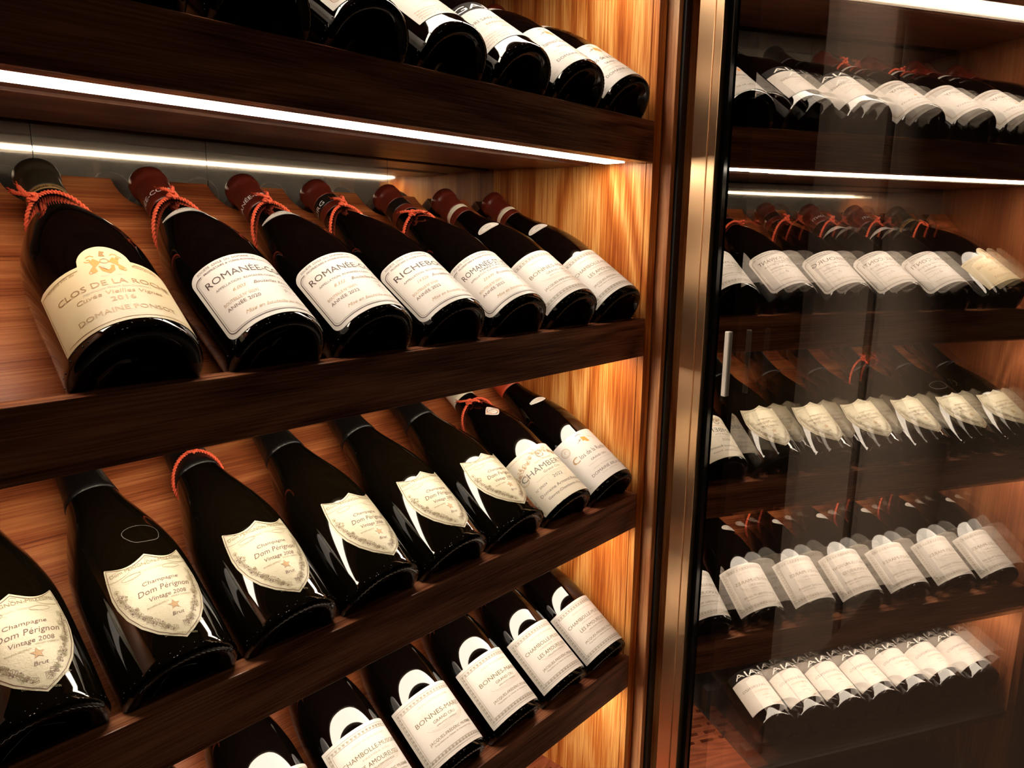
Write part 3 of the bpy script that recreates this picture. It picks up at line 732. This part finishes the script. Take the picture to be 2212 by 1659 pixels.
# ceiling downlights; last two are unseen, added to lift rails and far wall
proto = None
for i, (x, y) in enumerate([(-1.15, -1.0), (-0.95, -1.05), (1.50, 0.03), (-2.0, -2.2), (1.95, -0.80)]):
    t = thing('ceiling_downlight', ['recessed round ceiling lamp left of a close pair above the cabinet front', 'recessed round ceiling lamp right of a close pair above the cabinet front', 'recessed round ceiling lamp close to the wall behind the glass door', 'unseen recessed ceiling lamp added deep in the room to lift the shelf rails', 'unseen recessed ceiling lamp added beyond the open door to light the wall'][i], 'ceiling lamp', (x, y, 2.75), 'recessed ceiling lamps')
    b = MB(); b.lathe([(-.004, .030), (-.010, .046), (-.004, .052), (-.0005, .052)], 40, 'dkmetal'); build(b, 'trim_ring', t)
    M['lamp'] = M.get('lamp') or simple('lamp_lens', (1, 1, 1), .5, emit=(1, .82, .62), es=LAMP_STR)
    b = MB(); b.lathe([(-.004, .0302), (-.0042, .0003)], 40, 'lamp'); build(b, 'lens', t)
    l = bpy.data.lights.new('downlight', 'SPOT'); l.energy = [3, 3, 75, 5, 420][i]; l.color = (1, .80, .60); l.spot_size = R(85); l.spot_blend = .7; l.shadow_soft_size = .03
    lo = bpy.data.objects.new('light', l); COL.objects.link(lo); lo.parent = t; lo.location = (0, 0, -.02)

# ------------------------------------------------------------------ the cabinet
cab = thing('wine_cabinet', 'tall oak display cabinet with steel back, lit shelves and an open glass door', 'cabinet', (0, 0, 0))
def cabpart(name, mb, bevel=0, **k): return build(mb, name, cab, bevel, **k)
b = MB(); b.box(0, .0168, .0100, YS + .02, Z(ZBOT), Z(ZTOP), 'side'); cabpart('side_panel', b, label='right side panel of honey oak')
b = MB(); b.box(.0000, .0168, 0.0, .0092, Z(ZBOT), Z(ZTOP), 'side'); cabpart('edge_strip', b, .0006)
b = MB(); b.box(-W - .02, -W, 0, YS + .02, Z(ZBOT), Z(ZTOP), 'side_dimmed'); cabpart('side_panel', b, label='left side panel of oak darkened for weak light')
b = MB()
xs = [-W, -.60, -.44, -.20, 0]
for x0, x1 in zip(xs, xs[1:]): b.box(x0 + .0003, x1 - .0003, YS, YS + .004, Z(ZBOT), Z(ZTOP), 'steel')
cabpart('back_panel', b, label='brushed steel back panel')
b = MB(); b.box(-W - .02, .0168, 0, YS + .02, Z(ZTOP), Z(ZTOP) + .03, 'fascia'); cabpart('top_panel', b)
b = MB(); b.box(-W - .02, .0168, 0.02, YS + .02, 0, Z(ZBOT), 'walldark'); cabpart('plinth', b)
# stepped jamb to the right of the side panel
zb, zt_ = Z(ZBOT), Z(ZTOP) + .03
b = MB(); b.box(.0170, .12, .0005, .05, zb, zt_, 'dkmetal'); cabpart('door_recess', b)
b = MB(); b.box(.0178, .0275, -.0158, .0005, zb, zt_, 'jamb'); cabpart('jamb', b, .0004)
b = MB(); b.box(.0276, .0310, -.0200, .0005, zb, zt_, 'black'); cabpart('gasket', b)
b = MB(); b.box(.0312, .0335, -.0165, .0005, zb, zt_, 'dkmetal'); cabpart('gasket_track', b)
b = MB(); b.box(.0336, .0540, -.0130, .0005, zb, zt_, 'walldark'); cabpart('hinge_channel', b)
b = MB(); b.box(.0545, .125, -.0380, .0500, zb, zt_, 'jamb'); cabpart('outer_jamb', b)
# slotted floor panel
b = MB()
xa, xb = -.236, 0
yr = [.020, .085]                                   # solid front strip then rows of slots
b.box(xa, xb, .0, .085, Z(ZFLOOR) - .012, Z(ZFLOOR), 'floorpanel')
rows_y = [.085 + .018 * i for i in range(10)]
for i, y in enumerate(rows_y):
    y1 = y + .018
    if y1 > YS: y1 = YS
    b.box(xa, xb, y + .007, y1, Z(ZFLOOR) - .012, Z(ZFLOOR), 'floorpanel')
    off = (i % 2) * .018; x = xb
    edges = []
    x = xb - off
    if off: b.box(x, xb, y, y + .007, Z(ZFLOOR) - .012, Z(ZFLOOR), 'floorpanel')
    while x > xa:
        x0 = max(xa, x - .012); b.box(x0, x, y, y + .007, Z(ZFLOOR) - .012, Z(ZFLOOR), 'floorpanel'); x -= .036
cabpart('floor_panel', b, label='red-brown slotted floor panel')
b = MB(); b.box(-W, -.2364, 0, YS, Z(ZFLOOR) - .012, Z(ZFLOOR), 'walldark'); cabpart('floor_shade_panel', b)  # rest of the floor, darkened with the bottles' shade in its colour

# open door, turned 74.8 degrees out
PHI = R(15.18); D = Vector((-math.sin(PHI), -math.cos(PHI), 0)); Nn = Vector((math.cos(PHI), -math.sin(PHI), 0)); DP0 = Vector((-.0025, 0, 0))
def dbox(mb, s0, s1, o0, o1, z0, z1, mat):
    v = []
    for s in (s0, s1):
        for o in (o0, o1):
            for z in (z0, z1):
                p = DP0 + D * s + Nn * o; v.append((p.x, p.y, z))
    mb.add(v, [(0, 2, 3, 1), (4, 5, 7, 6), (0, 1, 5, 4), (2, 6, 7, 3), (0, 4, 6, 2), (1, 3, 7, 5)], mat)
DW = .78; dz0, dz1 = Z(ZBOT) + .02, Z(ZTOP) - .0
b = MB(); dbox(b, .0755, .0985, -.010, .030, dz0, dz1, 'bronze'); dbox(b, .0985, .0998, -.0085, .030, dz0, dz1, 'bronze'); dbox(b, .0998, .1110, -.010, .030, dz0, dz1, 'bronze')
dbox(b, DW - .035, DW, -.010, .030, dz0, dz1, 'bronze'); dbox(b, .111, DW - .035, -.010, .030, dz1 - .035, dz1, 'bronze'); dbox(b, .111, DW - .035, -.010, .030, dz0, dz0 + .035, 'bronze')
door = cabpart('door', b, .0008, label='open door frame of satin bronze metal')
b = MB(); dbox(b, .1112, .1225, -.002, .026, dz0 + .035, dz1 - .035, 'frit'); dbox(b, DW - .047, DW - .0352, -.002, .026, dz0 + .035, dz1 - .035, 'frit'); build(b, 'spacer', door)
for o, mt, nm in ((0, 'pane1', 'glass_pane'), (.0165, 'pane2', 'glass_pane')):
    b = MB(); v = []                                      # 4 mm slab, the coating on its inner face
    for q in (o, o + .004):
        for s_, z in ((.1226, dz0 + .035), (DW - .0471, dz0 + .035), (DW - .0471, dz1 - .035), (.1226, dz1 - .035)):
            p = DP0 + D * s_ + Nn * q; v.append((p.x, p.y, z))
    b.add(v, [(0, 1, 2, 3)], mt); b.add(v, [(4, 7, 6, 5), (0, 4, 5, 1), (1, 5, 6, 2), (2, 6, 7, 3), (3, 7, 4, 0)], 'clear')
    build(b, nm, door)
b = MB(); dbox(b, .1362, .1428, -.0035, -.0004, Z(-.1795), Z(-.104), 'pale_strip_mat'); build(b, 'pale_strip', door, .0012, label='pale upright strip on the glass')  # pale upright bar in front of the inner pane

# ------------------------------------------------------------------ shelves
names = {'T': 'highest shelf, its rail above the frame of the photo', 'A': 'upper', 'B': 'second', 'C': 'third', 'D': 'lowest'}
SL = {'T': 'brown oak display shelf above all the others, only its light strip seen mirrored',
      'A': 'brown oak display shelf along the top, its underside and bright light strip showing',
      'B': 'brown oak display shelf holding bottles with orange cords under the bright light strip',
      'C': 'brown oak display shelf holding the shield-labelled champagne bottles',
      'D': 'brown oak display shelf lowest in view, holding bottles with leaf-bordered labels'}
GAM = R(42.0)
def shelf(key):
    zt = ZT[key]; t = thing('display_shelf', SL[key], 'shelf', (0, 0, Z(zt)), 'display shelves of the cabinet')
    x0, x1 = -W + .0006, -.0006
    b = MB(); b.box(x0, x1, 0, .0195, -FH, 0, 'fascia'); build(b, 'front_rail', t, .0008)
    # slanted board with neck notches along its top edge
    # lower edge
    A_ = Vector((0, math.cos(GAM), math.sin(GAM))); U_ = Vector((0, -math.sin(GAM), math.cos(GAM)))
    bax = math.tan(R(BETA)); 
    cs, cn = math.cos(R(BETA)), math.sin(R(BETA))
    # contact point under the shoulder (s = .11)
    P0 = Vector((0, YB + .108 * cs, DZ + .108 * cn)) - Vector((0, -cn, cs)) * .0425
    # go down the slope to y = .020, up to y = .2605
    lo = (P0.z + FH - .0185) / math.sin(GAM); hi = (.2600 - P0.y) / math.cos(GAM); O = P0 - A_ * lo; Ls = lo + hi; th = .014
    zmin = -FH
    xc = [NXN(key, n) for n in range(8)] if key != 'T' else []
    prof = [(x0, Ls)]                                     # top edge outline with notches
    hwN, dep = .0215, .040
    for c in sorted(xc):
        if c - hwN < x0 or c + hwN > x1: continue
        prof.append((c - hwN, Ls))
        for k in range(1, 16):
            a = PI * k / 16; prof.append((c - hwN * math.cos(a), Ls - dep * math.sin(a) ** .8))
        prof.append((c + hwN, Ls))
    prof.append((x1, Ls))
    V = []; F = []
    for x, l in prof:
        for l2 in (0, l):
            for d in (0, -th):
                p = O + A_ * l2 + U_ * d; V.append((x, p.y, p.z))
    for i in range(len(prof) - 1):
        a = 4 * i; c = a + 4
        F += [(a, c, c + 2, a + 2), (a + 1, a + 3, c + 3, c + 1), (a + 2, c + 2, c + 3, a + 3), (a, a + 1, c + 1, c)]
    n = len(prof) - 1; F += [(0, 2, 3, 1), (4 * n, 4 * n + 1, 4 * n + 3, 4 * n + 2)]
    b = MB(); b.add(V, F, 'board'); build(b, 'slanted_board', t)
    # underside panels and lamp
    zu = -FH
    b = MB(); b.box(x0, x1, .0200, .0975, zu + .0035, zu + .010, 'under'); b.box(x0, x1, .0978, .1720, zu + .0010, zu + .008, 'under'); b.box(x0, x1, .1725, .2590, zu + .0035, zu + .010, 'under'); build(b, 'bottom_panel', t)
    b = MB(); b.box(x0 + .012, x1 - .014, .0260, .0640, zu + .0015, zu + .0034, 'ledhousing'); ls = build(b, 'light_strip', t)
    b = MB(); b.box(x0 + .014, x1 - .016, .0310, .0590, zu + .0002, zu + .0014, 'led'); build(b, 'diffuser', ls)
    return t

# ------------------------------------------------------------------ the bottles
def NX(key, n):
    x = -.0495 - .094 * n
    d = BOT.get((key, n)); return x + (d.get('dx', 0) if d else 0)
def NXN(key, n):
    d = BOT.get((key, n)) or {}; return NX(key, n) + math.sin(R(d.get('yaw', 0))) * .25
BOT = {}
def B(key, n, **k): BOT[(key, n)] = k
# A shelf
B('A', 0, lab='closr', cap='red', neck='wing', roll=-14, text='with an off-white label bearing a pale round seal, red capsule')
B('A', 1, lab='charmes', cap='orange', neck='wing', roll=-10, cord='top', text='with a white label under a pale seal and orange mark, orange capsule')
B('A', 2, lab='gaja', cap='black', roll=-12, text='with a black band of white capitals above its white label')
B('A', 3, lab='gaja', cap='black', roll=6, dx=.0, text='with a cropped white label of tiny gold print')
B('A', 4, lab='gold', cap='red', neck='strip', cord='top', roll=8, text='with a gold-ruled white label, broad black base in front')
B('A', 5, lab='gold', cap='red', neck='strip', cord='low', roll=0, text='showing mostly its ridged black base beside a gold-ruled label')
B('A', 6, lab='gold', cap='red', neck='strip', roll=5, text='nearly hidden behind the front rail at the picture top')
B('A', 7, lab='gold', cap='red', roll=0, text='hidden at the left end behind the front rail')
# B shelf
B('B', 0, lab='amour', cap='creamband', neck='oval', roll=-12, text='with leaf-bordered label, red capsule and no cord, nearest the side panel')
B('B', 1, lab='mares', cap='creamband', neck='oval', roll=-12, text='with leaf-bordered label and red capsule, between a corded bottle and the end one')
B('B', 2, lab='vivant', cap='redband', cord='low', roll=-8, captext='ROMANÉE-ST-VIVANT', text='with orange cord, its frame-ruled label overlapping the leaf-bordered one')
B('B', 3, lab='riche', cap='redband', cord='top', roll=-2, yaw=-1.5, captext='RICHEBOURG', text='with knotted orange cord and frame-ruled label of a single long word')
B('B', 4, lab='conti22', cap='red', cord='top', neck='monopole', roll=-3, captext='ROMANÉE-CONTI', text='with red capsule and white neck crescent, right of its near twin')
B('B', 5, lab='conti20', cap='red', cord='top', neck='monopole', roll=0, captext='ROMANÉE-CONTI', text='with red capsule and white neck crescent, beside the cream-labelled bottle')
B('B', 6, lab='ponsot', cap='olive', cord='left', roll=-8, kind='burgundy_wide', yaw=3.0, dx=-.012, captext='DOMAINE PONSOT', text='with yellowish crested label, black capsule and long-ended orange cord')
#B('B', 7, lab='riche', cap='red', cord='low', roll=0, text='beyond the picture edge, left of the yellow-labelled bottle')
# C shelf
B('C', 0, lab='closr', cap='orange', neck='wing', roll=-14, text='with white label, round pale seal and orange mark, next to the side panel')
B('C', 1, lab='rousseau', cap='cream', neck='lozenge', cord='low', roll=-12, text='with ornate gold scrollwork label and crowned neck emblem')
for n, (rl, cd, tx) in {2: (1, None, 'touching the ornate gold-labelled bottle'), 3: (3, None, 'in the middle of the row, second from the gold-labelled bottle'), 4: (6, None, 'in the middle of the row, third from the gold-labelled bottle'),
        5: (0, 'top', 'with an orange-red cord on its neck'), 6: (0, None, 'with a chalky ring mark on its shoulder'), 7: (5, None, 'cut by the left edge of the picture')}.items():
    B('C', n, kind='champagne', lab='shield', cap='foil', cord=cd, roll=rl, text=tx)
# D shelf
B('D', 0, lab='amour', cap='red', neck='oval', roll=-6, dx=.002, text='with two-line leaf-bordered label, closest to the side panel')
B('D', 1, lab='amour', cap='red', neck='oval', roll=-4, dx=.005, text='with two-line leaf-bordered label, second from the side panel')
B('D', 2, lab='mares', cap='red', neck='oval', cord='top', roll=0, dx=.005, text='with one-line title, right one of two such side by side')
B('D', 3, lab='mares', cap='red', neck='oval', cord='top', roll=-4, dx=.003, text='with one-line title, left one of two such side by side')
B('D', 4, lab='amour', cap='red', neck='oval', roll=2, dx=.004, text='with two-line title, cut by the bottom of the picture')
B('D', 5, lab='mares', cap='red', neck='oval', cord='top', roll=0, dx=.004, text='with only its shoulder and label top in the picture')
B('D', 6, lab='mares', cap='red', neck='oval', cord='top', roll=0, text='seen only mirrored in the door, second from the left panel')
B('D', 7, lab='mares', cap='red', neck='oval', roll=0, text='seen only mirrored in the door, against the left panel')
SHN = {'A': 'on the top shelf', 'B': 'on the shelf under the bright light strip', 'C': 'on the third shelf down', 'D': 'on the lowest shelf'}
GRP = {'A': 'wine bottles on the top shelf', 'B': 'wine bottles on the second shelf', 'C': 'bottles on the third shelf', 'D': 'wine bottles on the lowest shelf', 'E': 'bottles standing mirrored at the cabinet bottom'}

def make_bottle(key, n, x, y, z, beta, d, label):
    kind = d.get('kind', 'burgundy'); S = SHAPES[kind]; champ = kind == 'champagne'
    root = thing('champagne_bottle' if champ else 'wine_bottle', label, 'bottle', (x, y, Z(z)), GRP[key])
    a = Matrix.Rotation(-(PI / 2 - R(beta)), 4, 'X'); yw = Matrix.Rotation(R(d.get('yaw', 0)), 4, 'Y'); rl = Matrix.Rotation(R(d.get('roll', 0)), 4, 'Z')
    mw = Matrix.Translation((x, y, Z(z))) @ a @ yw @ rl
    root.matrix_world = mw
    obj('glass_body', glass_mesh(kind), root)
    obj('capsule', capsule_mesh(kind, d['cap']), root) if not d.get('captext') else None
    if d.get('captext'):
        c = obj('capsule', capsule_mesh(kind, d['cap']), root)
        cs = {'red': (223.0, 5.4, 66, 'inkwhite', -23 + 9 * (n == 4)), 'redband': (225.0, 5.2, 62, 'inkwhite', -44 + 81 * (n == 2)), 'olive': (218.8, 2.6, 52, 'inkblack', 0)}[d['cap']]
        obj('lettering', cap_text(d['captext'], kind, *cs), c)
    lm, pm = label_meshes(d['lab'], kind)
    l = obj('label', lm, root); obj('lettering', pm, l)
    if d.get('neck'):
        a_, b_ = neck_meshes(d['neck'], kind); nl = obj('neck_label', a_, root); obj('lettering', b_, nl)
        if d['neck'] == 'monopole': nl.rotation_euler = (0, 0, R(10)) 
        if d['neck'] == 'oval': nl.rotation_euler = (0, 0, R(-22))
    if d.get('cord'): obj('cord', cord_mesh(kind, d['cord']), root, label='twisted coral-orange cord')
    return root
def full_label(base, text, where):
    s = f'dark {base} {text}, {where}'
    w_ = s.split()
    if len(w_) > 16: s = f'{base} {text}, {where}'; w_ = s.split()
    if len(w_) > 16: s = f'{base} {text}'
    return s
for (key, n), d in BOT.items():
    base = 'champagne bottle' if d.get('kind') == 'champagne' else 'wine bottle'
    if base == 'champagne bottle': lab = 'shield-labelled champagne bottle ' + d['text']
    else: lab = full_label(base, d['text'], SHN[key])
    make_bottle(key, n, NX(key, n), YB, ZT[key] + DZ, BETA, d, lab)
# seven bottles at the bottom of the cabinet, seen mirrored in the door
ordn = ['nearest the slotted panel', 'second from the slotted panel', 'third from the slotted panel', 'in the middle of the row', 'third from the left panel', 'second from the left panel', 'against the left panel']
for k in range(7):
    d = dict(kind='bordeaux', lab='gaja', cap='black', roll=0)
    make_bottle('E', k, -.288 - .0732 * k, .020, ZFLOOR + .046, 15, d, 'black-banded white-labelled bottle mirrored low in the door, ' + ordn[k])
for k in 'TABCD': shelf(k)
# rack that carries the seven bottles, their shade painted into its colour
t = thing('bottle_rack', 'low rack in painted bottle shade at the cabinet bottom, under the seven black-banded bottles', 'rack', (0, 0, Z(ZFLOOR)))
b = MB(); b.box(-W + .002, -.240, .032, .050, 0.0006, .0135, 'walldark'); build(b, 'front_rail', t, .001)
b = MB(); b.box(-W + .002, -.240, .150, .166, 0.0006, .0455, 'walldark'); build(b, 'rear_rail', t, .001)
# chalk ring on the shoulder of one champagne bottle
bpy.context.view_layer.update()
for o in list(scene.objects):
    if o.get('label', '').endswith('chalky ring mark on its shoulder'):
        P = Print(SHAPES['champagne']['f'], .0003)
        P.line([(15 * math.cos(a / 24 * 2 * PI) * (1 + .10 * math.sin(a / 24 * 6 * PI)) + 8, 117 + 11 * math.sin(a / 24 * 2 * PI) * (1 + .12 * math.cos(a / 24 * 4 * PI))) for a in range(24)], .6, 'chalk', True)
        build(P.mb, 'chalk_mark', o)
